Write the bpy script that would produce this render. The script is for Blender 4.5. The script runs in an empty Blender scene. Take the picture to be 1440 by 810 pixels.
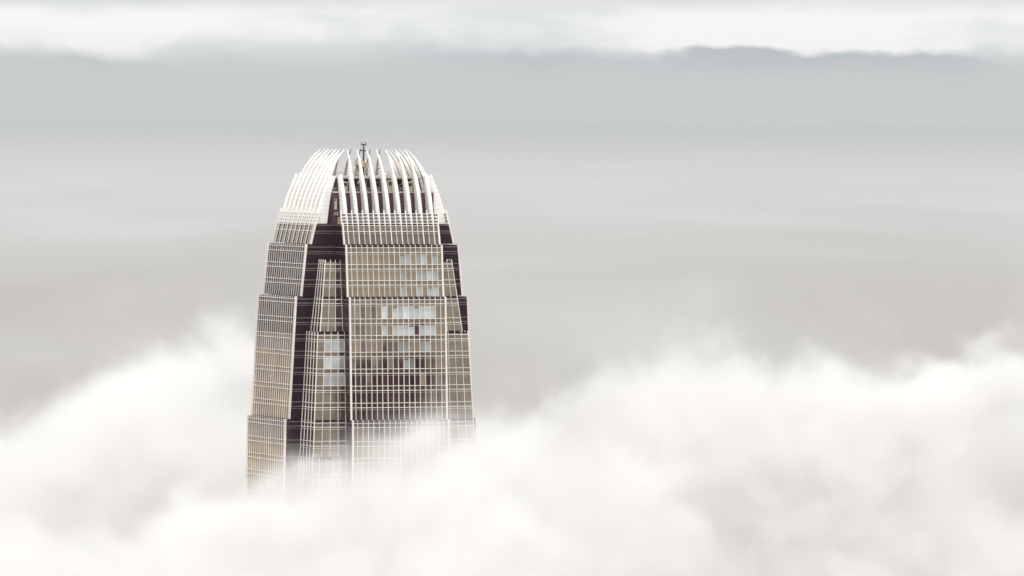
import bpy, bmesh, math, random
from mathutils import Vector, Matrix, Euler
R = math.radians
random.seed(11)
S = bpy.context.scene
COL = S.collection

# ------------------------------------------------------------------ camera
S.render.resolution_x, S.render.resolution_y = 1024, 576
CAM = Vector((38.9, -2000.0, 429.0))
cd = bpy.data.cameras.new('camera'); cam = bpy.data.objects.new('camera', cd); COL.objects.link(cam)
cd.sensor_width = 36.0; cd.lens = 270.0; cd.clip_start = 1.0; cd.clip_end = 1500000.0
pitch, roll = R(1.512), R(0.42)
cam.location = CAM
cam.rotation_euler = (Matrix.Rotation(R(90) - pitch, 4, 'X') @ Matrix.Rotation(roll, 4, 'Z')).to_euler()
S.camera = cam
S.view_settings.view_transform = 'Standard'; S.view_settings.look = 'None'
S.view_settings.exposure = 0.0; S.view_settings.gamma = 1.0
S.cycles.use_denoising = True
S.cycles.max_bounces = 12; S.cycles.volume_bounces = 10; S.cycles.glossy_bounces = 4; S.cycles.diffuse_bounces = 3
S.cycles.volume_step_rate = 2.0; S.cycles.volume_max_steps = 512
S.cycles.sample_clamp_indirect = 10.0

# ------------------------------------------------------------------ sky
SUN_EL, SUN_AZ = R(48), R(178)      # azimuth measured clockwise from +Y: behind the camera, to its right
W = bpy.data.worlds.new('World'); S.world = W; W.use_nodes = True
nt = W.node_tree; nt.nodes.clear()
def N(t, kind, **kw):
    n = t.nodes.new(kind)
    for k, v in kw.items(): setattr(n, k, v)
    return n
def L(t, a, b): t.links.new(a, b)
def setin(t, sock, v):
    if isinstance(v, bpy.types.NodeSocket): t.links.new(v, sock)
    else: sock.default_value = v
def M(t, op, a, b=0.0, c=0.0, clamp=False):
    n = N(t, 'ShaderNodeMath', operation=op); n.use_clamp = clamp
    for i, v in enumerate((a, b, c)): setin(t, n.inputs[i], v)
    return n.outputs[0]
def smooth(t, x, a, b, lo=0.0, hi=1.0):
    n = N(t, 'ShaderNodeMapRange', interpolation_type='SMOOTHSTEP'); n.clamp = True
    for i, v in enumerate((x, a, b, lo, hi)): setin(t, n.inputs[i], v)
    return n.outputs[0]
def mixc(t, f, a, b):
    n = N(t, 'ShaderNodeMix', data_type='RGBA'); setin(t, n.inputs[0], f)
    for s, v in ((n.inputs[6], a), (n.inputs[7], b)):
        setin(t, s, v if isinstance(v, bpy.types.NodeSocket) else (*v, 1.0))
    return n.outputs[2]
def noise(t, vec, scale, detail=4.0, rough=0.5, dist=0.0, out=0):
    n = N(t, 'ShaderNodeTexNoise'); L(t, vec, n.inputs['Vector'])
    n.inputs['Scale'].default_value = scale; n.inputs['Detail'].default_value = detail
    n.inputs['Roughness'].default_value = rough; n.inputs['Distortion'].default_value = dist
    return n.outputs[out]
def comb(t, x, y, z):
    n = N(t, 'ShaderNodeCombineXYZ')
    for i, v in enumerate((x, y, z)): setin(t, n.inputs[i], v)
    return n.outputs[0]

tc = N(nt, 'ShaderNodeTexCoord')
sp = N(nt, 'ShaderNodeSeparateXYZ'); L(nt, tc.outputs['Generated'], sp.inputs[0])
el = M(nt, 'MULTIPLY', M(nt, 'ARCSINE', sp.outputs[2]), 57.2958)          # elevation, degrees
hx, hy = M(nt, 'MULTIPLY', sp.outputs[0], 57.2958), M(nt, 'MULTIPLY', sp.outputs[1], 57.2958)
v1 = comb(nt, hx, hy, M(nt, 'MULTIPLY', el, 2.0))
n_edge = noise(nt, v1, 1.35, 6.0, 0.55)
n_long = noise(nt, comb(nt, hx, hy, M(nt, 'MULTIPLY', el, 5.0)), 0.28, 3.0, 0.5)
n_puff = noise(nt, comb(nt, hx, hy, M(nt, 'MULTIPLY', el, 3.2)), 0.55, 4.0, 0.5)
edge = M(nt, 'ADD', M(nt, 'MULTIPLY', M(nt, 'SUBTRACT', n_edge, 0.5), 0.42), M(nt, 'ADD', 0.225, M(nt, 'MULTIPLY', M(nt, 'SUBTRACT', n_long, 0.5), 0.36)))
n_soft = noise(nt, comb(nt, M(nt, 'ADD', hx, 3.4), hy, M(nt, 'MULTIPLY', el, 2.0)), 0.22, 3.0, 0.5)
veil = smooth(nt, n_soft, 0.44, 0.60)
rel = M(nt, 'DIVIDE', M(nt, 'SUBTRACT', el, edge), M(nt, 'ADD', 0.7, M(nt, 'MULTIPLY', veil, 2.6)))
gap = smooth(nt, rel, -0.05, 0.065)                                       # bright gap above the distant bank
n_bank = noise(nt, comb(nt, hx, hy, M(nt, 'MULTIPLY', el, 4.0)), 0.8, 5.0, 0.55)
bank = mixc(nt, smooth(nt, M(nt, 'ADD', M(nt, 'SUBTRACT', el, edge), M(nt, 'MULTIPLY', M(nt, 'SUBTRACT', n_bank, 0.5), 0.35)), -0.28, 0.02), (0.575, 0.590, 0.598), mixc(nt, veil, (0.465, 0.520, 0.545), (0.60, 0.65, 0.665)))
white = mixc(nt, smooth(nt, n_puff, 0.46, 0.68), (1.02, 1.02, 1.005), (0.76, 0.80, 0.81))
low = mixc(nt, gap, bank, white)
upper_n = noise(nt, comb(nt, hx, hy, M(nt, 'MULTIPLY', el, 2.5)), 0.10, 6.0, 0.55)
upper = mixc(nt, smooth(nt, upper_n, 0.35, 0.65), (0.66, 0.70, 0.71), (1.0, 0.985, 0.965))
zen = M(nt, 'ADD', 0.95, M(nt, 'MULTIPLY', M(nt, 'MAXIMUM', sp.outputs[2], 0.0), 0.75))   # an overcast sky brightens upwards
vm = N(nt, 'ShaderNodeVectorMath', operation='SCALE'); L(nt, upper, vm.inputs[0]); L(nt, zen, vm.inputs['Scale'])
cloud = mixc(nt, smooth(nt, M(nt, 'ADD', el, M(nt, 'MULTIPLY', M(nt, 'SUBTRACT', n_edge, 0.5), 0.10)), 0.50, 0.66), low, vm.outputs[0])
sky = N(nt, 'ShaderNodeTexSky', sky_type='NISHITA'); sky.sun_disc = False
sky.sun_elevation = SUN_EL; sky.sun_rotation = SUN_AZ
skyd = N(nt, 'ShaderNodeVectorMath', operation='SCALE'); L(nt, cloud, skyd.inputs[0]); skyd.inputs['Scale'].default_value = 10.0
full = mixc(nt, 0.97, sky.outputs[0], skyd.outputs[0])                     # thin breaks let a little blue through
bg = N(nt, 'ShaderNodeBackground'); L(nt, full, bg.inputs[0]); bg.inputs[1].default_value = 0.1
wo = N(nt, 'ShaderNodeOutputWorld'); L(nt, bg.outputs[0], wo.inputs[0])

sd = bpy.data.lights.new('sun', 'SUN'); sd.energy = 2.0; sd.angle = R(16); sd.color = (1.0, 0.955, 0.90)
sun = bpy.data.objects.new('sun', sd); COL.objects.link(sun)
dsun = Vector((math.sin(SUN_AZ) * math.cos(SUN_EL), math.cos(SUN_AZ) * math.cos(SUN_EL), math.sin(SUN_EL)))
sun.rotation_euler = dsun.to_track_quat('Z', 'Y').to_euler(); sun.location = (300, -500, 900)

# ------------------------------------------------------------------ materials
def mat(name, base, rough=0.5, metal=0.0, spec=0.5, var=0.0, vscale=1.0, streak=False, bump=0.0, each=0.0, under=None):
    m = bpy.data.materials.new(name); m.use_nodes = True; t = m.node_tree
    b = t.nodes['Principled BSDF']
    b.inputs['Roughness'].default_value = rough; b.inputs['Metallic'].default_value = metal
    b.inputs['Specular IOR Level'].default_value = spec
    b.inputs['Base Color'].default_value = (*base, 1)
    if under:
        d2 = N(t, 'ShaderNodeBsdfDiffuse'); d2.inputs[0].default_value = (*under, 1); mx = N(t, 'ShaderNodeMixShader'); mx.inputs[0].default_value = 0.3
        L(t, b.outputs[0], mx.inputs[1]); L(t, d2.outputs[0], mx.inputs[2]); L(t, mx.outputs[0], t.nodes['Material Output'].inputs['Surface'])
    if var or bump:
        g = N(t, 'ShaderNodeTexCoord'); mp = N(t, 'ShaderNodeMapping'); L(t, g.outputs['Object'], mp.inputs[0])
        mp.inputs['Scale'].default_value = (1, 1, 0.12) if streak else (1, 1, 1)
        f = noise(t, mp.outputs[0], vscale, 5.0, 0.6)
        if var:
            lo = tuple(c * (1 - var) for c in base); hi = tuple(min(1, c * (1 + var)) for c in base)
            L(t, mixc(t, smooth(t, f, 0.3, 0.7), lo, hi), b.inputs['Base Color'])
        if each:                                                   # pieces differ a little from one another
            oi = N(t, 'ShaderNodeObjectInfo'); src = b.inputs['Base Color'].links[0].from_socket
            vs = N(t, 'ShaderNodeVectorMath', operation='SCALE'); L(t, src, vs.inputs[0])
            L(t, M(t, 'ADD', 1.0 - each, M(t, 'MULTIPLY', oi.outputs['Random'], 2 * each)), vs.inputs['Scale']); L(t, vs.outputs[0], b.inputs['Base Color'])
        if bump:
            bn = N(t, 'ShaderNodeBump'); bn.inputs['Strength'].default_value = bump; bn.inputs['Distance'].default_value = 0.05
            L(t, f, bn.inputs['Height']); L(t, bn.outputs[0], b.inputs['Normal'])
    return m
MT = {}
MT['white']  = mat('white_metal', (0.80, 0.785, 0.755), 0.45, var=0.05, vscale=0.8, streak=True)
MT['cream']  = mat('cream_mullion', (0.69, 0.645, 0.60), 0.5, var=0.12, vscale=0.5, streak=True)
MT['rib']    = mat('white_rib_paint', (0.80, 0.79, 0.765), 0.42, var=0.07, vscale=0.5, streak=True, bump=0.15)
MT['seam']   = mat('panel_joint', (0.60, 0.575, 0.54), 0.6, var=0.25, vscale=1.5)
MT['brown']  = mat('shaded_inner_face', (0.30, 0.25, 0.19), 0.7, var=0.2, vscale=0.6)  # brown shade on the inside of the ribs, put into the colour
MT['glass']  = mat('coated_glass', (0.41, 0.355, 0.255), 0.05, metal=1.0, var=0.16, vscale=0.35, each=0.10, under=(0.062, 0.012, 0.036))
MT['side']   = mat('glass_dark_reflection', (0.018, 0.006, 0.012), 0.15, metal=0.0, spec=0.12, var=0.15, vscale=0.3)  # dark reflection on the flanks, painted as the glass colour
MT['glass2'] = mat('coated_glass_deeper', (0.27, 0.225, 0.19), 0.05, metal=1.0, var=0.18, vscale=0.35, each=0.16, under=(0.04, 0.012, 0.024))
MT['blind']  = mat('glass_pale_reflection', (0.38, 0.395, 0.39), 0.08, metal=0.6, spec=0.8, var=0.22, vscale=0.25, each=0.28)  # bright sky reflection painted into the pane colour
MT['blind2'] = mat('glass_white_reflection', (0.52, 0.545, 0.545), 0.08, metal=0.45, spec=0.8, var=0.25, vscale=0.22, each=0.24)  # same painted reflection, whiter
MT['clear']  = mat('clear_dark_glass', (0.028, 0.010, 0.019), 0.10, metal=0.0, spec=0.22, var=0.5, vscale=0.5, each=0.45)
MT['warm']   = mat('glass_golden_reflection', (0.47, 0.365, 0.225), 0.07, metal=1.0, var=0.25, vscale=0.12, under=(0.05, 0.015, 0.03))  # golden reflection on the lower flanks, painted as the glass colour
MT['spand']  = mat('spandrel_glass', (0.335, 0.285, 0.215), 0.09, metal=1.0, var=0.14, vscale=0.5, under=(0.035, 0.010, 0.02))
MT['dark']   = mat('aubergine_panel', (0.016, 0.004, 0.010), 0.14, metal=0.0, spec=0.2, var=0.25, vscale=0.2)
MT['louvre'] = mat('louvre_blade', (0.12, 0.095, 0.09), 0.55, var=0.15, vscale=0.6)
MT['plum']   = mat('plum_wall', (0.060, 0.022, 0.034), 0.6, var=0.2, vscale=0.5)
MT['black']  = mat('dark_opening', (0.012, 0.011, 0.014), 0.5)
MT['beige']  = mat('beige_paint', (0.40, 0.34, 0.25), 0.6, var=0.12, vscale=0.9)
MT['steel']  = mat('rusty_steel', (0.12, 0.07, 0.065), 0.6, var=0.25, vscale=1.5)
MT['steel2'] = mat('dull_transom', (0.22, 0.18, 0.18), 0.5, var=0.2, vscale=0.6)
MT['dkmast'] = mat('dark_mast_paint', (0.055, 0.03, 0.03), 0.6, var=0.3, vscale=2.0)
MT['grey']   = mat('pale_grey_rail', (0.42, 0.40, 0.38), 0.55, var=0.1, vscale=1.0)
MT['slab']   = mat('pale_slab_edge', (0.45, 0.40, 0.34), 0.7, var=0.15, vscale=0.8)
MT['rust']   = mat('rusty_tarpaulin', (0.45, 0.24, 0.13), 0.8, var=0.45, vscale=1.8)

# ------------------------------------------------------------------ mesh helpers
class MB:
    def __init__(s): s.v, s.f = [], []
    def hexa(s, p):                       # eight corners: four below, four above, both counter-clockwise
        o = len(s.v); s.v += [tuple(q) for q in p]
        s.f += [tuple(o + i for i in q) for q in ((3, 2, 1, 0), (4, 5, 6, 7), (0, 1, 5, 4), (1, 2, 6, 5), (2, 3, 7, 6), (3, 0, 4, 7))]
    def box(s, x0, x1, y0, y1, z0, z1):
        s.hexa([(x0, y0, z0), (x1, y0, z0), (x1, y1, z0), (x0, y1, z0), (x0, y0, z1), (x1, y0, z1), (x1, y1, z1), (x0, y1, z1)])
    def tube(s, a, b, r, n=6, r2=None):
        a, b = Vector(a), Vector(b); d = (b - a).normalized(); r2 = r if r2 is None else r2
        u = d.cross(Vector((0, 0, 1)) if abs(d.z) < 0.9 else Vector((1, 0, 0))).normalized(); w = d.cross(u)
        o = len(s.v)
        for c, rr in ((a, r), (b, r2)):
            for i in range(n):
                t = 2 * math.pi * i / n; s.v.append(tuple(c + rr * (math.cos(t) * u + math.sin(t) * w)))
        s.f += [(o + i, o + (i + 1) % n, o + n + (i + 1) % n, o + n + i) for i in range(n)]
        s.f += [tuple(o + i for i in reversed(range(n))), tuple(o + n + i for i in range(n))]
    def prism(s, lo, hi):                 # closed polygon rings at two heights
        n = len(lo); o = len(s.v); s.v += [tuple(q) for q in lo] + [tuple(q) for q in hi]
        s.f += [(o + i, o + (i + 1) % n, o + n + (i + 1) % n, o + n + i) for i in range(n)]
        s.f += [tuple(o + i for i in reversed(range(n))), tuple(o + n + i for i in range(n))]
    def mesh(s, name, m, smooth_=False):
        me = bpy.data.meshes.new(name); me.from_pydata(s.v, [], s.f); me.update()
        bm = bmesh.new(); bm.from_mesh(me); bmesh.ops.recalc_face_normals(bm, faces=bm.faces); bm.to_mesh(me); bm.free()
        me.materials.append(m)
        if smooth_:
            for p in me.polygons: p.use_smooth = True
        return me
    def build(s, name, m, parent=None, kind=None, smooth_=False):
        return link(name, s.mesh(name, m, smooth_), parent, kind)
def link(name, me, parent=None, kind=None):
    o = bpy.data.objects.new(name, me); COL.objects.link(o)
    if parent: o.parent = parent
    if kind: o['kind'] = kind
    return o
def thing(name, label, cat, loc=(0, 0, 0), rz=0.0, group=None):
    o = bpy.data.objects.new(name, None); COL.objects.link(o); o.location = loc; o.rotation_euler = (0, 0, rz)
    o['label'] = label; o['category'] = cat
    if group: o['group'] = group
    return o

# ------------------------------------------------------------------ sheet of low cloud far below
sea = MB(); q = 69000.0
sea.v = [(-q, -5500.0, 0), (q, -5500.0, 0), (q, 89000.0, 0), (-q, 89000.0, 0)]; sea.f = [(0, 1, 2, 3)]
mfl = bpy.data.materials.new('low_cloud'); mfl.use_nodes = True; tf = mfl.node_tree; bf = tf.nodes['Principled BSDF']
bf.inputs['Roughness'].default_value = 1.0; bf.inputs['Specular IOR Level'].default_value = 0.0
gf = N(tf, 'ShaderNodeTexCoord'); mpf = N(tf, 'ShaderNodeMapping'); L(tf, gf.outputs['Object'], mpf.inputs[0]); mpf.inputs['Scale'].default_value = (1.0, 0.22, 1.0)
spf = N(tf, 'ShaderNodeSeparateXYZ'); L(tf, gf.outputs['Object'], spf.inputs[0])
nf = noise(tf, mpf.outputs[0], 0.0007, 5.0, 0.55, 0.6)
ff = M(tf, 'ADD', spf.outputs[1], M(tf, 'MULTIPLY', M(tf, 'SUBTRACT', nf, 0.5), 22000.0))
# haze put into the colour by distance: taupe nearby, paler farther out
near = mixc(tf, smooth(tf, ff, 5000.0, 36000.0), (0.352, 0.335, 0.321), (0.452, 0.446, 0.450))
mp2 = N(tf, 'ShaderNodeMapping'); L(tf, gf.outputs['Object'], mp2.inputs[0]); mp2.inputs['Scale'].default_value = (1.0, 0.16, 1.0); mp2.inputs['Rotation'].default_value = (0, 0, R(4))
n2 = noise(tf, mp2.outputs[0], 0.00075, 2.5, 0.45, 0.3)
near = mixc(tf, smooth(tf, n2, 0.40, 0.80), near, (0.475, 0.472, 0.472))     # paler drifts lying on the layer
L(tf, mixc(tf, smooth(tf, spf.outputs[1], 22000.0, 76000.0), near, (0.322, 0.337, 0.344)), bf.inputs['Base Color'])  # far end painted blue-grey so it melts into the sky bank
MT['sea'] = mfl
sea.build('low_cloud_layer', MT['sea'], kind='structure')

# ------------------------------------------------------------------ skyscraper
TH = R(23.3)
tower = thing('skyscraper', 'tall tiered glass tower crowned with curved white ribs, rising alone out of the fog', 'skyscraper', (0, 0, 0), TH)
PX = 5.4
def zy(y, k=0.989): return 429.0 - (y - 120.0) / PX * k       # height of a point on the front face
Bw = 13.5                                                       # half width of a main bay
NB = 18
# tiers of the main bays: top, bottom, outward offset at both
TIERS = [
    dict(top=zy(317.5), bot=zy(345.5), Ft=18.5, Fb=19.75, pairs=[(319.0, 327.3)], k=0),
    dict(top=zy(347.2), bot=zy(419.0), Ft=21.0, Fb=22.3, pairs=[(349.8, 356.4), (373.5, 379.8), (396.0, 402.3)], k=1),
    dict(top=zy(420.6), bot=zy(591.6), Ft=23.75, Fb=25.4, pairs=[(422.8, 428.6), (449.4, 455.8), (472.8, 478.8), (496.2, 502.2), (519.8, 526.0), (543.6, 550.0), (567.6, 574.0)], k=2),
    dict(top=zy(593.0), bot=zy(806.0), Ft=26.5, Fb=26.9, pairs=[(595.6, 601.6), (621.2, 628.0), (645.0, 651.4), (668.8, 675.0), (692.4, 698.6), (716.0, 722.2), (740, 746), (764, 770), (787, 793)], k=3),
]
TUR = [
    dict(top=zy(368.5), bot=zy(468.0), Ft=17.6, Fb=19.8, n=3),
    dict(top=zy(469.2), bot=zy(643.5), Ft=20.9, Fb=22.6, n=4),
    dict(top=zy(645.0), bot=zy(806.0), Ft=23.0, Fb=23.1, n=5),
]
def off(t, z):
    f = (t['top'] - z) / (t['top'] - t['bot']); return t['Ft'] + (t['Fb'] - t['Ft']) * f
def fp(k, a, o, z):                                             # face k (0 front, 1 left, 2 back, 3 right)
    x, y = a, -o
    for _ in range(k): x, y = y, -x
    return (x, y, z)
def fbox(mb, k, a0, a1, o0f, o1f, z0, z1):                      # slab on a face between two heights, offsets as functions of z
    p = []
    for z in (z0, z1):
        p += [fp(k, a0, o1f(z), z), fp(k, a1, o1f(z), z), fp(k, a1, o0f(z), z), fp(k, a0, o0f(z), z)]
    mb.hexa(p)
def cross(F, b, z):
    return [(-b, -F, z), (b, -F, z), (b, -b, z), (F, -b, z), (F, b, z), (b, b, z), (b, F, z), (-b, F, z), (-b, b, z), (-F, b, z), (-F, -b, z), (-b, -b, z)]

# --- dark body behind the glass
for t in TIERS:
    m = MB(); m.prism(cross(t['Fb'] - .12, Bw - .06, t['bot']), cross(t['Ft'] - .12, Bw - .06, t['top'] - 0.05))
    m.build('tier_body', MT['dark'], tower)
for t in TUR:
    m = MB(); f0, f1 = t['Fb'] - .12, t['Ft'] - .12
    m.prism([(-f0, -f0, t['bot']), (f0, -f0, t['bot']), (f0, f0, t['bot']), (-f0, f0, t['bot'])],
            [(-f1, -f1, t['top'] - .05), (f1, -f1, t['top'] - .05), (f1, f1, t['top'] - .05), (-f1, f1, t['top'] - .05)])
    m.build('corner_body', MT['dark'], tower)
m = MB(); m.box(-13.7, 13.7, -13.7, 13.7, TUR[0]['top'] - 3, TIERS[0]['top'] - .1); m.build('core_wall', MT['dark'], tower)
m = MB(); zb = TIERS[3]['bot']; m.prism(cross(27.0, Bw, 0), cross(27.0, Bw, zb - .02)); m.build('lower_shaft', MT['dark'], tower)

def band_lines(t):                                              # heights of the transoms of a tier
    out = []
    for a, b in t['pairs']: out += [(zy(a), .14, .20), (zy(b), .14, .20), (zy(b + 3.0), .07, .10)]
    return out
rows = []
for t in TIERS:
    ps = t['pairs']
    for i, (a, b) in enumerate(ps):
        z1 = zy(b); z0 = zy(ps[i + 1][0]) if i + 1 < len(ps) else t['bot']
        rows.append((t, i, z0, z1, zy(a), z1))                  # vision glass z0..z1, spandrel z1..zy(a)

# --- front mullions, transoms, panes as parts; the other faces joined
def mullion_mesh(mb, k, a, t, w, d, up):
    fbox(mb, k, a - w / 2, a + w / 2, lambda z: off(t, z) - .03, lambda z: off(t, z) + d, t['bot'], t['top'] + up)
step = 2 * Bw / NB
back_m, back_t, back_p, back_s = MB(), MB(), MB(), MB()
for t in TIERS:
    for k in range(4):
        for j in range(NB + 1):
            a = -Bw + j * step
            end = j in (0, NB)
            mb = MB() if k in (0, 1) else back_m
            w = 0.42 if end else (0.24 if (t['k'] == 0 and j % 2 == 1) else 0.13)
            d = 0.40 if end else 0.24
            if k in (1, 3) and not end: w, d = (.20, .30) if t['k'] == 0 and j % 2 else (.10, .14)
            aa = a + (w / 2 - .02 if j == 0 else -(w / 2 - .02) if j == NB else 0)
            up = 0.30 if t['k'] else (zy(295.5) - t['top'] if False else 0.25)
            mullion_mesh(mb, k, aa, t, w, d, up)
            if k in (0, 1): mb.build('mullion', MT['cream'], tower)
        for z, h, d in band_lines(t):
            mb = MB() if k in (0, 1) else back_t
            fbox(mb, k, -Bw + .1, Bw - .1, lambda z_: off(t, z_) - .02, lambda z_: off(t, z_) + d, z - h / 2, z + h / 2)
            if k in (0, 1): mb.build('transom', MT['cream'] if d > .15 else MT['beige'], tower)

pane_cache = {}
def dark_level(row_t, i, j):  # pale panes carry a bright reflection in their colour
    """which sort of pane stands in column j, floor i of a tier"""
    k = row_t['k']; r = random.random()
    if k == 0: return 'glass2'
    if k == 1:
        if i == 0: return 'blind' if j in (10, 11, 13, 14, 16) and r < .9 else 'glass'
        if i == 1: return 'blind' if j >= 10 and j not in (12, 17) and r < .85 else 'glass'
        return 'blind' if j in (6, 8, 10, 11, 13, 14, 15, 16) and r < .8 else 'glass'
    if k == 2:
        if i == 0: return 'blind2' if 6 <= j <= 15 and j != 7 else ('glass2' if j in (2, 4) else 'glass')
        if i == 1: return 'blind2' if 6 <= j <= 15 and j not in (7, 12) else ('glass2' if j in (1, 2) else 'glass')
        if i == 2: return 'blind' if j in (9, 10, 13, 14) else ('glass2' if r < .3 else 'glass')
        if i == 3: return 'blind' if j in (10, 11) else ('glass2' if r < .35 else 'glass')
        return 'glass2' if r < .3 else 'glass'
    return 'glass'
n_pane = 0
def side_key(k, t, i, j):                                        # flank reflections painted by floor: dark plum above, golden below
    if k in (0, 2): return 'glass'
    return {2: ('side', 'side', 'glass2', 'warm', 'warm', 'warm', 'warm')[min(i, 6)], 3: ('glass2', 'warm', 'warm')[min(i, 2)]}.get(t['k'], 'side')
joined = {}
def pane_into(key, k, a0, a1, t, z0, z1, o=.0):
    mb = joined.setdefault(key, MB())
    fbox(mb, k, a0, a1, lambda z: off(t, z) - .06, lambda z: off(t, z) + o, z0, z1)
for (t, i, z0, z1, zs0, zs1) in rows:
    for k in range(4):
        for j in range(NB):
            a0, a1 = -Bw + j * step + .07, -Bw + (j + 1) * step - .07
            if k == 0 and not (t['k'] == 3 and i > 4):
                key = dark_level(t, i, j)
                fr = 1.0
                if key == 'clear' and i < 5: fr = random.choice((1.0, 1.0, .8, .62))
                if key[:5] == 'blind': fr = random.choice((.86, .86, .86, .7))  # blind keys are panes with a bright reflection painted in
                ck = (t['k'], i, key, fr)
                zc = (z0 + z1) / 2; sl = math.atan2(t['Fb'] - t['Ft'], t['top'] - t['bot'])
                if ck not in pane_cache:
                    lo_, hi_ = -(z1 - z0) / 2 + .06, (z1 - z0) / 2 - .06; cut = lo_ + (hi_ - lo_) * fr; hw = (a1 - a0) / 2
                    mb = MB(); mb.box(-hw, hw, 0, .06, lo_, cut)
                    if fr < 1: mb.box(-hw, hw, .005, .06, cut + .02, hi_)   # plain glass strip above the painted reflection
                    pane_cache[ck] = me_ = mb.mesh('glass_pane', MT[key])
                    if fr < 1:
                        me_.materials.append(MT['glass' if key[:5] == 'blind' else 'glass2'])  # plain glass above the painted reflection of the blind keys
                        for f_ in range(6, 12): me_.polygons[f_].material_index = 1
                o = link('glass_pane', pane_cache[ck], tower)
                o.location = fp(0, (a0 + a1) / 2, off(t, zc), zc)
                o.rotation_euler = (-sl + random.gauss(0, .004), 0, random.gauss(0, .004)); n_pane += 1
            else:
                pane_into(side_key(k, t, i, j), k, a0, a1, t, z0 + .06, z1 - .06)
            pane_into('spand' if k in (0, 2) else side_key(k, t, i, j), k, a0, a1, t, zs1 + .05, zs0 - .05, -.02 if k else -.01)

# --- returns of the bays (dark glass strips beside the corners) with their transoms
for t in TIERS:
    for k in range(4):
        for sgn in (-1, 1):
            pn, ln = MB(), MB(); seen = (k, sgn) in ((1, 1), (0, -1), (3, -1))
            for (tt, i, z0, z1, zs0, zs1) in rows:
                if tt is not t: continue
                for (za, zb_) in ((z0, z1), (zs1, zs0)):
                    p = []
                    for z in (za + .05, zb_ - .05):
                        lo = 13.75; hi = off(t, z) - .10
                        q4 = [fp(k, sgn * (Bw - .05), hi, z), fp(k, sgn * (Bw + .02), hi, z), fp(k, sgn * (Bw + .02), lo, z), fp(k, sgn * (Bw - .05), lo, z)]
                        p += q4
                    if seen: pn = MB()
                    pn.hexa(p)
                    if seen: pn.build('return_panel', MT['dark'], tower)
                for z, h, d in ((zs0, .13, .10), (zs1, .13, .10), (zy(0) if False else zs1 - .55, .08, .06)):
                    p = []
                    for zz in (z - h / 2, z + h / 2):
                        lo = 13.75; hi = off(t, zz) - .02
                        p += [fp(k, sgn * (Bw - .05), hi, zz), fp(k, sgn * (Bw + d), hi, zz), fp(k, sgn * (Bw + d), lo, zz), fp(k, sgn * (Bw - .05), lo, zz)]
                    ln.hexa(p)
            if not seen: pn.build('return_panels', MT['dark'], tower, kind='stuff')
            ln.build('return_transoms', MT['steel2'], tower, kind='stuff')

# --- stepped corner turrets
for ti, t in enumerate(TUR):
    for k in range(4):
        for sgn in (-1, 1):
            mm, tt_ = MB(), MB()
            wid = t['Ft'] - Bw; n = t['n']
            for j in range(n + 1):
                def am(z, j=j):                                  # the outer mullions follow the spreading corner
                    return Bw + (off(t, z) - Bw) * (j / n)
                w, d = (.15, .16) if j == n else (.13, .20)
                p = []
                for z in (t['bot'], t['top'] + .25):
                    c = am(z); o0, o1 = off(t, z) - .03, off(t, z) + d
                    a0, a1 = sgn * (c - w / 2), sgn * (c + w / 2)
                    p += [fp(k, a0, o1, z), fp(k, a1, o1, z), fp(k, a1, o0, z), fp(k, a0, o0, z)]
                if j or k in (0, 1): mm.hexa(p)
            for (T, i, z0, z1, zs0, zs1) in rows:
                for (za, zb_, key) in ((z0, z1, 'v'), (zs1, zs0, 's')):
                    lo, hi = max(za, t['bot'] + .05), min(zb_, t['top'] - .3)
                    if hi - lo < .3: continue
                    for j in range(n):
                        p = []
                        for z in (lo + .05, hi - .05):
                            a0 = Bw + (off(t, z) - Bw) * (j / n) + .06; a1 = Bw + (off(t, z) - Bw) * ((j + 1) / n) - .06
                            if sgn < 0: a0, a1 = -a1, -a0
                            p += [fp(k, a0, off(t, z), z), fp(k, a1, off(t, z), z), fp(k, a1, off(t, z) - .06, z), fp(k, a0, off(t, z) - .06, z)]
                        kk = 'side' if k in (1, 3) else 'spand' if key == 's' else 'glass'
                        if key == 'v' and k == 0 and sgn < 0 and ti == 1 and i in (2, 3, 4) and T['k'] == 2 and j in (0, 1, 2): kk = 'blind2'  # painted bright reflection on the turret panes
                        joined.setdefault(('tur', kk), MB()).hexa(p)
                for z, h, d in ((zs0, .15, .2), (zs1, .15, .2), (zs1 - .55, .08, .1)):
                    if not (t['bot'] + .1 < z < t['top'] - .15): continue
                    p = []
                    for zz in (z - h / 2, z + h / 2):
                        a0, a1 = Bw, off(t, zz) - .05
                        if sgn < 0: a0, a1 = -a1, -a0
                        p += [fp(k, a0, off(t, zz) + d, zz), fp(k, a1, off(t, zz) + d, zz), fp(k, a1, off(t, zz) - .02, zz), fp(k, a0, off(t, zz) - .02, zz)]
                    tt_.hexa(p)
            mm.build('corner_mullions', MT['cream'], tower, kind='stuff'); tt_.build('corner_transoms', MT['cream'], tower, kind='stuff')
for key, mb in joined.items():
    kk = key[1] if isinstance(key, tuple) else key
    nm = {'glass': 'glass_panes', 'spand': 'spandrel_panels', 'blind2': 'bright_reflection_panes', 'blind': 'bright_reflection_panes', 'side': 'side_panes', 'glass2': 'lower_panes', 'warm': 'flank_panes'}[kk]
    if isinstance(key, tuple): nm = 'corner_' + nm
    mb.build(nm, MT[kk], tower, kind='stuff')
back_m.build('rear_mullions', MT['cream'], tower, kind='stuff'); back_t.build('rear_transoms', MT['cream'], tower, kind='stuff')
# cornice lips on the ledges
for t in TIERS[1:]:
    m = MB()
    for k in range(4):
        fbox(m, k, -Bw + .3, Bw - .3, lambda z: off(t, z) - 2.2, lambda z: off(t, z) - .15, t['top'] - .04, t['top'] + .06)
    m.build('ledge', MT['steel'], tower)

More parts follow.
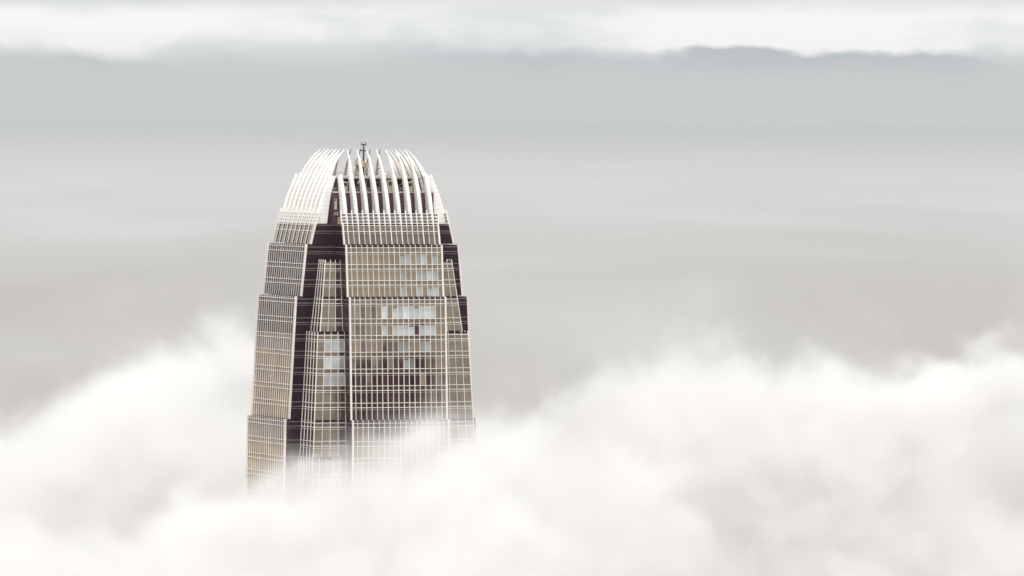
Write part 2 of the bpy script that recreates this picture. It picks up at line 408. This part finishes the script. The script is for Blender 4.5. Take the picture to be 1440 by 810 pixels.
# --- louvred band and upright lattice between crown ribs and the top tier
zl0, zl1 = zy(317.2), zy(301.5)
Tl = dict(top=zl1, bot=zl0, Ft=17.75, Fb=18.45)
for k in range(4):
    up, lv, sl_ = MB(), MB(), MB()
    for j in range(NB + 1):
        a = -Bw + j * step; w, d = (.27, .40) if j % 2 else (.20, .30)
        fbox(up, k, a - w / 2, a + w / 2, lambda z: off(Tl, z) - .15, lambda z: off(Tl, z) + d, zl0 - .1, zl1 + (1.0 if j % 2 else .8))
    for y in (302.4, 306.9, 311.3, 315.8):
        fbox(lv, k, -Bw, Bw, lambda z: off(Tl, z) - .05, lambda z: off(Tl, z) + .14, zy(y) - .07, zy(y) + .07)
    for y0, y1 in ((303.0, 305.4), (307.6, 309.9), (312.2, 314.6)):
        fbox(sl_, k, -Bw + .02, Bw - .02, lambda z: off(Tl, z) - .10, lambda z: off(Tl, z) - .03, zy(y1), zy(y0))
    up.build('lattice_posts', MT['white'], tower, kind='stuff'); lv.build('lattice_rails', MT['white'], tower, kind='stuff'); sl_.build('louvres', MT['louvre'], tower, kind='stuff')

# --- crown ribs
PROF = [(318, 18.5, 15.2), (298, 17.7, 14.75), (287, 17.2, 14.5), (276, 16.5, 14.15), (262, 15.4, 13.45), (250, 14.35, 12.75), (240, 13.35, 12.0), (231, 12.3, 11.2), (224, 11.3, 10.45), (218, 10.2, 9.6), (212, 8.75, 8.6)]
def prof(y):
    for (y0, o0, i0), (y1, o1, i1) in zip(PROF, PROF[1:]):
        if y1 <= y <= y0:
            f = (y0 - y) / (y0 - y1); return o0 + (o1 - o0) * f, i0 + (i1 - i0) * f
def rib(k, a, ytop, a_top_scale, wb, label=None):
    mb = MB(); ys = []
    y = 316.5
    while y > 251: ys.append(y); y -= 6.2
    ys.append(250.0)
    if ytop < 250:
        y = 244.5
        while y > ytop + 2: ys.append(y); y -= 5.5
        ys += [ytop]
    ring = []
    def section(y, w):
        o, i = prof(y); z = zy(y, .9905)
        f = max(0, (250 - y) / 38.0); aa = a * (1 + (a_top_scale - 1) * f)
        h = w / 2; dd = o - i
        pts = [(-h, i), (-h, o - min(.45, dd * .5)), (-h * .55, o - min(.1, dd * .15)), (0, o), (h * .55, o - min(.1, dd * .15)), (h, o - min(.45, dd * .5)), (h, i)]
        return [fp(k, aa + p, q_, z) for p, q_ in pts]
    rings = []
    for n_, y in enumerate(ys):
        low = y >= 250
        w = wb * (1.0 if low else max(.14, .82 * ((y - 212) / 38.0) ** .42))
        rings.append(section(y, w))
        if 0 < n_ < len(ys) - 1:
            rings.append(section(y - .35, w * (.93 if y > 250.1 else .86))); rings.append(section(max(y - .75, 212), w * (.93 if y > 250.1 else .86)))
            rings.append(section(max(y - .85, 212), w if y > 250.1 else w * .86))
    if ytop >= 250:                                               # short ribs end in a slanted cut
        last = rings[-1]; oy = []
        for (p, q4) in zip(last, section(250, wb)): oy.append(p)
        rings[-1] = [(p[0], p[1], p[2] + (0.55 if n_ in (2, 3, 4) else 0.1)) for n_, p in enumerate(oy)]
    m_ = 7
    for r_ in rings: mb.v += [tuple(p) for p in r_]
    inner, seam = [], []
    for q_ in range(len(rings) - 1):
        o = q_ * m_
        for c in range(m_):
            f = (o + c, o + (c + 1) % m_, o + m_ + (c + 1) % m_, o + m_ + c)
            if c == 6: inner.append(len(mb.f))
            elif q_ % 4 == 2 and q_ < len(rings) - 2: seam.append(len(mb.f))
            mb.f.append(f)
    mb.f += [tuple(reversed(range(m_))), tuple((len(rings) - 1) * m_ + c for c in range(m_))]
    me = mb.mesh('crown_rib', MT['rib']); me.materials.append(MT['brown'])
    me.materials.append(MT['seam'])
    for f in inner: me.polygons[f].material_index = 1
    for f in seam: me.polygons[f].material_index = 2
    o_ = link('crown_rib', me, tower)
    return o_
for k in range(4):
    for j in range(9):
        a = (j - 4) * 2 * step
        tall = abs(j - 4) <= 3
        rib(k, a, 212.0 if tall else 250.0, 0.905, 1.0 if tall else 1.05)
# tie bars joining the ribs
tb = MB()
for k in range(4):
    for y in (272.5,):
        o, i = prof(y); z = zy(y, .9905)
        tb.tube(fp(k, -12.2, i + .25, z), fp(k, 12.2, i + .25, z), .09)
tb.build('tie_bar', MT['slab'], tower)

# --- plant rooms behind the ribs
zt = TIERS[0]['top']
m = MB(); m.box(-14.0, 14.0, -14.0, 14.0, zt - .3, zy(273.6)); pr = m.build('plant_room', MT['plum'], tower)
m = MB(); m.box(-14.15, 14.15, -14.15, 14.15, zy(273.4), zy(271.6)); m.build('platform_slab', MT['slab'], tower)
m = MB()                                                          # frieze line at the foot of the wall
for k in range(4): fbox(m, k, -14.02, 14.02, lambda z: 14.0, lambda z: 14.07, zy(297.6), zy(297.0))
m.build('wall_band', MT['steel'], pr)
m = MB()
for a0, a1 in ((-13.0, -11.75), (-4.9, -4.0), (-1.95, -.9), (3.6, 4.6), (6.4, 7.2), (9.3, 10.2)): m.box(a0, a1, -14.07, -13.9, zy(296.0), zy(282.0))
m.build('door', MT['black'], pr)
m = MB(); m.box(-13.75, -13.05, -14.05, -13.9, zy(296.4), zy(281.5)); m.build('wall_panel', MT['beige'], pr)
m = MB(); m.tube((-13.45, -14.1, zy(283.6)), (-13.45, -13.95, zy(283.6)), .26, 10); m.build('porthole', MT['black'], pr)
m = MB(); m.box(-9.5, 9.5, -9.5, 9.5, zy(271.6), zy(254.6)); m.build('machine_room', MT['dark'], tower)
m = MB(); m.box(-11.6, 11.6, -11.6, 11.6, zy(253.2), zy(250.4)); m.build('roof_slab', MT['slab'], tower)
m = MB(); m.box(-11.3, 11.3, -11.3, 11.3, zy(254.8), zy(253.25)); m.build('roof_beam', MT['plum'], tower)
for a, o_ in [(x, 11.0) for x in (-11, -7.3, -3.7, 0, 3.7, 7.3, 11)]:
    for k in range(4):
        m = MB(); p = fp(k, a, o_, 0)
        m.box(p[0] - .16, p[0] + .16, p[1] - .16, p[1] + .16, zy(271.6), zy(254.8)); m.build('column', MT['steel'], tower)
br = MB()
for k in range(2):
    for x in (-9.2, -1.8, 5.5):
        br.tube(fp(k, x - 1.6, 11, zy(271)), fp(k, x + 1.6, 11, zy(256)), .1); br.tube(fp(k, x + 1.6, 11, zy(271)), fp(k, x - 1.6, 11, zy(256)), .1)
br.build('cross_brace', MT['steel'], tower)
# railings
def railing(half, z0, h, stepm, name):
    m = MB()
    for k in range(4):
        for zz in (h, h * .55):
            m.tube(fp(k, -half, half, z0 + zz), fp(k, half, half, z0 + zz), .035, 5)
        n = int(2 * half / stepm)
        for j in range(n + 1):
            a = -half + 2 * half * j / n; m.tube(fp(k, a, half, z0), fp(k, a, half, z0 + h), .03, 5)
    m.build(name, MT['grey'], tower, kind='stuff')
railing(11.4, zy(250.4), 1.05, 1.2, 'roof_railing'); railing(13.9, zy(271.6), 1.0, 1.5, 'platform_railing')

# ------------------------------------------------------------------ things standing on the tower's roofs
RZ = Matrix.Rotation(TH, 4, 'Z')
def wl(u, v, z): return tuple(RZ @ Vector((u, v, z)))
mast = thing('antenna_mast', 'slim rusty mast with two crossarms standing highest on the tower roof', 'antenna', wl(0, 0, zy(250.4)), TH)
m = MB(); m.tube((0, 0, 0), (0, 0, 6.6), .30, 8, .25); m.tube((0, 0, 6.4), (0, 0, 8.2), .24, 8, .20); m.build('pole', MT['dkmast'], mast)
m = MB(); m.tube((-.6, 0, 8.2), (.6, 0, 8.2), .13); m.build('crossarm', MT['dkmast'], mast)
for x in (-.52, .52):
    m = MB(); m.tube((x, 0, 8.1), (x, 0, 8.85), .13, 8, .10); m.tube((x, 0, 7.95), (x, 0, 8.35), .22, 8); m.build('warning_light', MT['dkmast'], mast)
m = MB(); m.tube((-.9, 0, 6.55), (.8, 0, 6.55), .13); m.box(-.95, -.72, -.1, .1, 6.5, 6.95); m.box(-.6, -.45, -.1, .1, 6.55, 6.85); m.tube((.55, 0, 6.5), (.8, 0, 6.75), .1); m.build('crossarm', MT['dkmast'], mast)
for an in (0, 2.1, 4.2):
    m = MB(); m.tube((math.cos(an) * 1.2, math.sin(an) * 1.2, 0), (0, 0, 2.2), .07); m.build('stay', MT['dkmast'], mast)

crane = thing('maintenance_crane', 'beige window-cleaning crane with tilted jib box on dark legs among the roof ribs', 'crane', wl(-2.4, -3.0, zy(250.4)), TH - R(12))
m = MB()
m.hexa([(-1.15, -.8, 2.95), (1.3, -.8, 2.3), (1.3, .8, 2.3), (-1.15, .8, 2.95), (-1.0, -.8, 4.35), (1.15, -.8, 3.95), (1.15, .8, 3.95), (-1.0, .8, 4.35)])
m.build('cab', MT['beige'], crane)
m = MB(); m.hexa([(-.7, -.7, 2.45), (1.25, -.7, 2.0), (1.25, .7, 2.0), (-.7, .7, 2.45), (-1.1, -.78, 2.92), (1.28, -.78, 2.28), (1.28, .78, 2.28), (-1.1, .78, 2.92)]); m.build('underframe', MT['black'], crane)
m = MB(); m.hexa([(1.6, -.6, 2.1), (2.9, -.6, 2.3), (2.9, .6, 2.3), (1.6, .6, 2.1), (1.35, -.6, 3.6), (2.6, -.6, 3.1), (2.6, .6, 3.1), (1.35, .6, 3.6)]); m.build('counterweight', MT['beige'], crane)
m = MB(); m.box(1.2, 1.7, -.3, .3, 2.7, 3.1); m.build('coupling', MT['steel'], crane)
for x0, x1 in ((-.35, .1), (.55, .35)):
    for y_ in (-.5, .5):
        m = MB(); m.tube((x1, y_, 0), (x0, y_, 2.3), .14); m.build('leg', MT['steel'], crane)
m = MB(); m.box(-.9, 1.3, -.9, .9, 0, .25); m.build('bogie', MT['steel'], crane)

def roof_lamp(u, v, side, label):
    t = thing('roof_lamp', label, 'lamp', wl(u, v, zy(250.4)), TH, 'lamps on the tower roof')
    m = MB(); m.tube((0, 0, 0), (0, 0, 2.25), .055); m.build('post', MT['grey'], t)
    m = MB(); m.tube((0, 0, 2.22), (side * .9, 0, 2.22), .045); m.build('arm', MT['grey'], t)
    m = MB(); m.hexa([(side * .85 - .05, -.12, 2.1), (side * 1.3, -.12, 1.85), (side * 1.3, .12, 1.85), (side * .85 - .05, .12, 2.1), (side * .85, -.12, 2.26), (side * 1.35, -.12, 2.0), (side * 1.35, .12, 2.0), (side * .85, .12, 2.26)]); m.build('lamp_head', MT['steel'], t)
roof_lamp(-8.3, -11.0, -1, 'thin roof lamp with its arm turned toward the tower ribs, beside the crane')
roof_lamp(-1.2, -11.0, 1, 'thin roof lamp whose arm reaches away from the mast, farther from the crane')

ac = thing('air_conditioner', 'small white air conditioner unit on the plum plant room wall', 'air conditioner', wl(-13.3, -14.0, zy(304.6)), TH)
m = MB(); m.box(-.42, .42, -.45, 0, 0, .75); m.build('casing', MT['beige'], ac)
m = MB(); m.tube((-.12, -.5, .38), (-.12, -.44, .38), .27, 10); m.build('fan_grille', MT['black'], ac)
m = MB(); m.box(-.5, .5, -.5, .0, -.1, -.01); m.build('bracket', MT['steel'], ac)
cr = thing('crate', 'rust stained beige crate on the ledge behind the first short rib', 'crate', wl(-12.4, -15.3, zt), TH)
m = MB(); m.box(-.75, .75, -.6, .6, 0.0, 1.75); m.build('body', MT['rust'], cr)
for z in (.1, .85, 1.6):
    m = MB(); m.box(-.79, .79, -.64, .64, z, z + .14); m.build('batten', MT['beige'], cr)

# machinery in the open storey below the roof
for i, (u, lab) in enumerate(((-10.2, 'beige machine cabinet behind the outermost short rib, under the roof slab'), (2.4, 'tall beige machine cabinet in the open storey near the crown middle'), (8.0, 'beige machine cabinet in the open storey near the right crown end'))):
    t = thing('machine_cabinet', lab, 'cabinet', wl(u, -12.0, zy(271.6)), TH, 'cabinets in the open storey under the roof')
    h = 2.6 if i != 1 else 3.0
    m = MB(); m.box(-.7, .7, -.5, .5, 0.1, h); m.build('casing', MT['beige'], t)
    m = MB(); m.box(-.45, .45, -.54, -.49, h * .55, h * .85); m.build('grille', MT['black'], t)
    m = MB(); m.box(-.75, .75, -.55, .55, 0, .1); m.build('plinth', MT['steel'], t)
for u, lab in ((-6.3, 'upright plum coloured pipe duct between the second and third tall ribs'), (0.3, 'upright plum coloured pipe duct near the middle of the crown')):
    t = thing('duct', lab, 'duct', wl(u, -11.9, zy(271.6)), TH, 'ducts in the open storey under the roof')
    m = MB(); m.tube((0, 0, 0), (0, 0, 2.2), .3, 10); m.build('pipe', MT['plum'], t)
    m = MB(); m.tube((0, 0, 2.1), (0, -.55, 2.55), .32, 10); m.build('cowl', MT['grey'], t)

# ------------------------------------------------------------------ neighbouring tower, seen as a reflection in the front glass
dinc = (Vector((9.8, -22.8, 352.0)) - CAM).normalized(); nrm = Vector((math.sin(TH), -math.cos(TH), 0.0))
ref = dinc - 2 * dinc.dot(nrm) * nrm; ref.z = 0; ref.normalize(); lat = Vector((-ref.y, ref.x, 0))
ND = 250.0
def nb_s(px): return (Vector((math.cos(TH), math.sin(TH), 0)) * ((px - 563.5) / 4.96) + 24.8 * nrm).dot(lat)
def nb_z(y): return zy(y) + 6.0 + ND * (-(y - 120) / 10800.0 + 2 * .0527 * .918)
nc = Vector((9.8, -22.8, 0)) + ref * ND
nbt = thing('neighbouring_tower', 'dark stepped neighbouring tower mirrored in the front glass of the pale tower', 'tower', (0, 0, 0))
def nbox(name, p0, p1, dep, ytop, z0, m_, par, dz=0.0):
    s0, s1 = sorted((nb_s(p0), nb_s(p1))); base = ref * (nc.dot(ref)); mb = MB(); q8 = []
    for z in (z0, nb_z(ytop) + dz):
        for a, b in ((s0, 0), (s1, 0), (s1, dep), (s0, dep)):
            v_ = base + lat * a + ref * b; q8.append((v_.x, v_.y, z))
    mb.hexa(q8); return mb.build(name, m_, par)
MT['nb'] = mat('dark_stone_cladding', (0.035, 0.018, 0.027), 0.5, spec=0.2, var=0.4, vscale=0.3)
MT['nb2'] = mat('dim_window', (0.11, 0.085, 0.085), 0.3, spec=0.3, var=0.5, vscale=0.4)
nbody = nbox('body', 478, 622, 20, 541, 0.0, MT['nb'], nbt)
nbox('stepped_top', 520, 558, 14, 527, nb_z(541) + .01, MT['nb'], nbt); nbox('turret', 538, 551, 8, 508, nb_z(527) + .01, MT['nb'], nbt); nbox('spire', 543, 546, 2, 497, nb_z(508) + .01, MT['nb'], nbt)
nbox('tall_wing', 587, 610, 14, 487, nb_z(541) + .01, MT['nb'], nbt); nbox('pinnacle', 590, 598, 5, 478, nb_z(487) + .01, MT['nb'], nbt)
for r_ in range(9):
    for c_ in range(22):
        if random.random() < .55: continue
        p_ = 480 + c_ * 6.3; y_ = 545 + r_ * 6.6
        s0, s1 = sorted((nb_s(p_), nb_s(p_ + 4.0))); mb = MB(); q8 = []
        for z in (nb_z(y_ + 3.4), nb_z(y_)):
            for a, b in ((s0, -.08), (s1, -.08), (s1, .05), (s0, .05)):
                v_ = ref * (nc.dot(ref)) + lat * a + ref * b; q8.append((v_.x, v_.y, z))
        mb.hexa(q8); mb.build('window', MT['nb2'], nbody)

# ------------------------------------------------------------------ fog bank
def fx(px, D): return (px - 720.0) / 10800.0 * D + CAM.x
def fz(py, D): return 429.0 - (py - 120.0) / 10800.0 * D
X0, X1, Y0, Y1, Z0, Z1 = -330.0, 410.0, -420.0, 420.0, 235.0, 392.0
FRONT = [(-900, 700), (-300, 690), (0, 700), (150, 715), (300, 628), (400, 622), (480, 606), (560, 570), (640, 540), (700, 550), (760, 545), (820, 528), (880, 502), (950, 484), (1010, 472), (1070, 456), (1130, 452), (1190, 452), (1250, 450), (1320, 440), (1440, 430), (1700, 450), (2300, 520)]
BACK = [(-900, 660), (-300, 620), (0, 590), (70, 562), (140, 525), (210, 495), (270, 470), (320, 462), (380, 490), (450, 540), (540, 590), (640, 610), (760, 600), (900, 560), (1000, 545), (1200, 560), (1440, 545), (2300, 560)]
fog = bpy.data.objects.new('fog_bank', bpy.data.meshes.new('fog_bank')); COL.objects.link(fog); fog['kind'] = 'stuff'
ng = bpy.data.node_groups.new('fog_density', 'GeometryNodeTree')
ng.interface.new_socket('Geometry', in_out='INPUT', socket_type='NodeSocketGeometry')
ng.interface.new_socket('Geometry', in_out='OUTPUT', socket_type='NodeSocketGeometry')
go = ng.nodes.new('NodeGroupOutput')
pos = ng.nodes.new('GeometryNodeInputPosition')
s3 = N(ng, 'ShaderNodeSeparateXYZ'); L(ng, pos.outputs[0], s3.inputs[0])
px_, py_, pz_ = s3.outputs
xn = M(ng, 'DIVIDE', M(ng, 'SUBTRACT', px_, X0), X1 - X0)
def curve(pts, D):
    n = N(ng, 'ShaderNodeFloatCurve'); c = n.mapping.curves[0]
    q_ = [((fx(a, D) - X0) / (X1 - X0), (fz(b, D) - Z0) / (Z1 - Z0)) for a, b in pts]
    q_ = [p for p in q_ if 0.0 < p[0] < 1.0]
    q_ = [(0.0, q_[0][1])] + q_ + [(1.0, q_[-1][1])]
    while len(c.points) < len(q_): c.points.new(0.5, 0.5)
    for p, (a, b) in zip(c.points, q_): p.location = (a, b); p.handle_type = 'AUTO'
    n.mapping.update(); L(ng, xn, n.inputs['Value'])
    return M(ng, 'ADD', M(ng, 'MULTIPLY', n.outputs[0], Z1 - Z0), Z0)
hf, hb = curve(FRONT, 1930.0), curve(BACK, 2140.0)
fm = smooth(ng, py_, -10.0, 90.0)
h = M(ng, 'ADD', M(ng, 'MULTIPLY', hf, M(ng, 'SUBTRACT', 1.0, fm)), M(ng, 'MULTIPLY', hb, fm))
ridge = smooth(ng, px_, 40.0, 110.0, -92.0, 45.0)                              # the crest runs back past the tower
h = M(ng, 'SUBTRACT', h, M(ng, 'MULTIPLY', smooth(ng, M(ng, 'DIVIDE', M(ng, 'SUBTRACT', ridge, py_), 235.0), 0.0, 1.0), 84.0))            # the bank slopes down toward the viewer
h = M(ng, 'SUBTRACT', h, M(ng, 'MULTIPLY', smooth(ng, px_, 36.0, 62.0, 0.0, 17.0), smooth(ng, py_, -62.0, -18.0, 1.0, 0.0)))
h = M(ng, 'SUBTRACT', h, M(ng, 'MULTIPLY', smooth(ng, px_, 40.0, 62.0, 13.0, 0.0), M(ng, 'MULTIPLY', smooth(ng, py_, -82.0, -56.0), smooth(ng, py_, 5.0, 40.0, 1.0, 0.0))))   # the air stays clearer close to the tower
h = M(ng, 'SUBTRACT', h, smooth(ng, py_, 170.0, Y1, 0.0, 110.0))            # and falls away behind its crest
pst = N(ng, 'ShaderNodeVectorMath', operation='MULTIPLY'); L(ng, pos.outputs[0], pst.inputs[0]); pst.inputs[1].default_value = (1.0, 0.36, 1.0)   # rolls of fog drawn out by the wind
warp = noise(ng, pst.outputs[0], 0.018, 2.0, 0.5, out=1)
wv = N(ng, 'ShaderNodeVectorMath', operation='MULTIPLY_ADD'); L(ng, warp, wv.inputs[0]); wv.inputs[1].default_value = (34, 34, 26); L(ng, pst.outputs[0], wv.inputs[2])
nb = noise(ng, wv.outputs[0], 0.013, 2.0, 0.5)
nd = noise(ng, wv.outputs[0], 0.030, 8.0, 0.64)
ne = noise(ng, wv.outputs[0], 0.085, 6.0, 0.66)
h = M(ng, 'ADD', h, M(ng, 'MULTIPLY', M(ng, 'SUBTRACT', ne, 0.5), 22.0))
hh = M(ng, 'ADD', h, M(ng, 'ADD', M(ng, 'MULTIPLY', M(ng, 'SUBTRACT', nb, 0.5), 20.0), M(ng, 'MULTIPLY', M(ng, 'SUBTRACT', nd, 0.5), 50.0)))
dep = M(ng, 'SUBTRACT', hh, pz_)
def hollow(px, py, wx, wz, amt, ymax):                               # thin places in the bank
    cx, cz = fx(px, 2000.0), fz(py, 2000.0)
    a = M(ng, 'DIVIDE', M(ng, 'SUBTRACT', px_, cx), wx); b = M(ng, 'DIVIDE', M(ng, 'SUBTRACT', pz_, cz), wz)
    e = M(ng, 'ADD', M(ng, 'ADD', M(ng, 'MULTIPLY', a, a), M(ng, 'MULTIPLY', b, b)), M(ng, 'MULTIPLY', M(ng, 'SUBTRACT', nd, 0.5), 2.2))
    g = M(ng, 'MULTIPLY', smooth(ng, e, 0.2, 2.0, amt, 0.0), smooth(ng, py_, ymax, ymax + 60.0, 1.0, 0.0))
    return M(ng, 'SUBTRACT', 1.0, g)
den = M(ng, 'POWER', smooth(ng, dep, -4.0, 22.0), 2.0)
nw = noise(ng, wv.outputs[0], 0.045, 6.0, 0.65)
wisp = M(ng, 'MULTIPLY', M(ng, 'MULTIPLY', smooth(ng, dep, -26.0, 4.0), smooth(ng, nw, 0.50, 0.74)), smooth(ng, py_, -75.0, 0.0, 0.006, 0.05))
den = M(ng, 'ADD', den, wisp)
den = M(ng, 'MULTIPLY', den, hollow(322, 605, 16.0, 12.0, 0.93, 260.0))
den = M(ng, 'MULTIPLY', den, hollow(1430, 640, 16.0, 16.0, 0.9, 60.0))
vc = ng.nodes.new('GeometryNodeVolumeCube')
L(ng, den, vc.inputs['Density'])
vc.inputs['Min'].default_value = (X0, Y0, Z0); vc.inputs['Max'].default_value = (X1, Y1, Z1)
vc.inputs['Resolution X'].default_value = 540; vc.inputs['Resolution Y'].default_value = 200; vc.inputs['Resolution Z'].default_value = 124
sm = ng.nodes.new('GeometryNodeSetMaterial'); L(ng, vc.outputs[0], sm.inputs[0]); L(ng, sm.outputs[0], go.inputs[0])
fmn = bpy.data.materials.new('fog'); fmn.use_nodes = True; ft = fmn.node_tree; ft.nodes.clear()
pv = N(ft, 'ShaderNodeVolumePrincipled'); pv.inputs['Color'].default_value = (0.955, 0.947, 0.940, 1)
pv.inputs['Density'].default_value = 0.12; pv.inputs['Anisotropy'].default_value = 0.1
of = N(ft, 'ShaderNodeOutputMaterial'); L(ft, pv.outputs[0], of.inputs['Volume'])
sm.inputs['Material'].default_value = fmn; fog.data.materials.append(fmn)
md = fog.modifiers.new('fog_density', 'NODES'); md.node_group = ng

# ------------------------------------------------------------------ haze
hz = MB(); hz.box(-70000, 70000, -6000, 90000, -1.0, 545.0)
hm = bpy.data.materials.new('haze'); hm.use_nodes = True; ht = hm.node_tree; ht.nodes.clear()
hv = N(ht, 'ShaderNodeVolumePrincipled'); hv.inputs['Color'].default_value = (0.635, 0.652, 0.662, 1)
hv.inputs['Density'].default_value = 1.0 / 75000.0; hv.inputs['Anisotropy'].default_value = 0.2
ho = N(ht, 'ShaderNodeOutputMaterial'); L(ht, hv.outputs[0], ho.inputs['Volume'])
hz.build('haze', hm, kind='stuff')
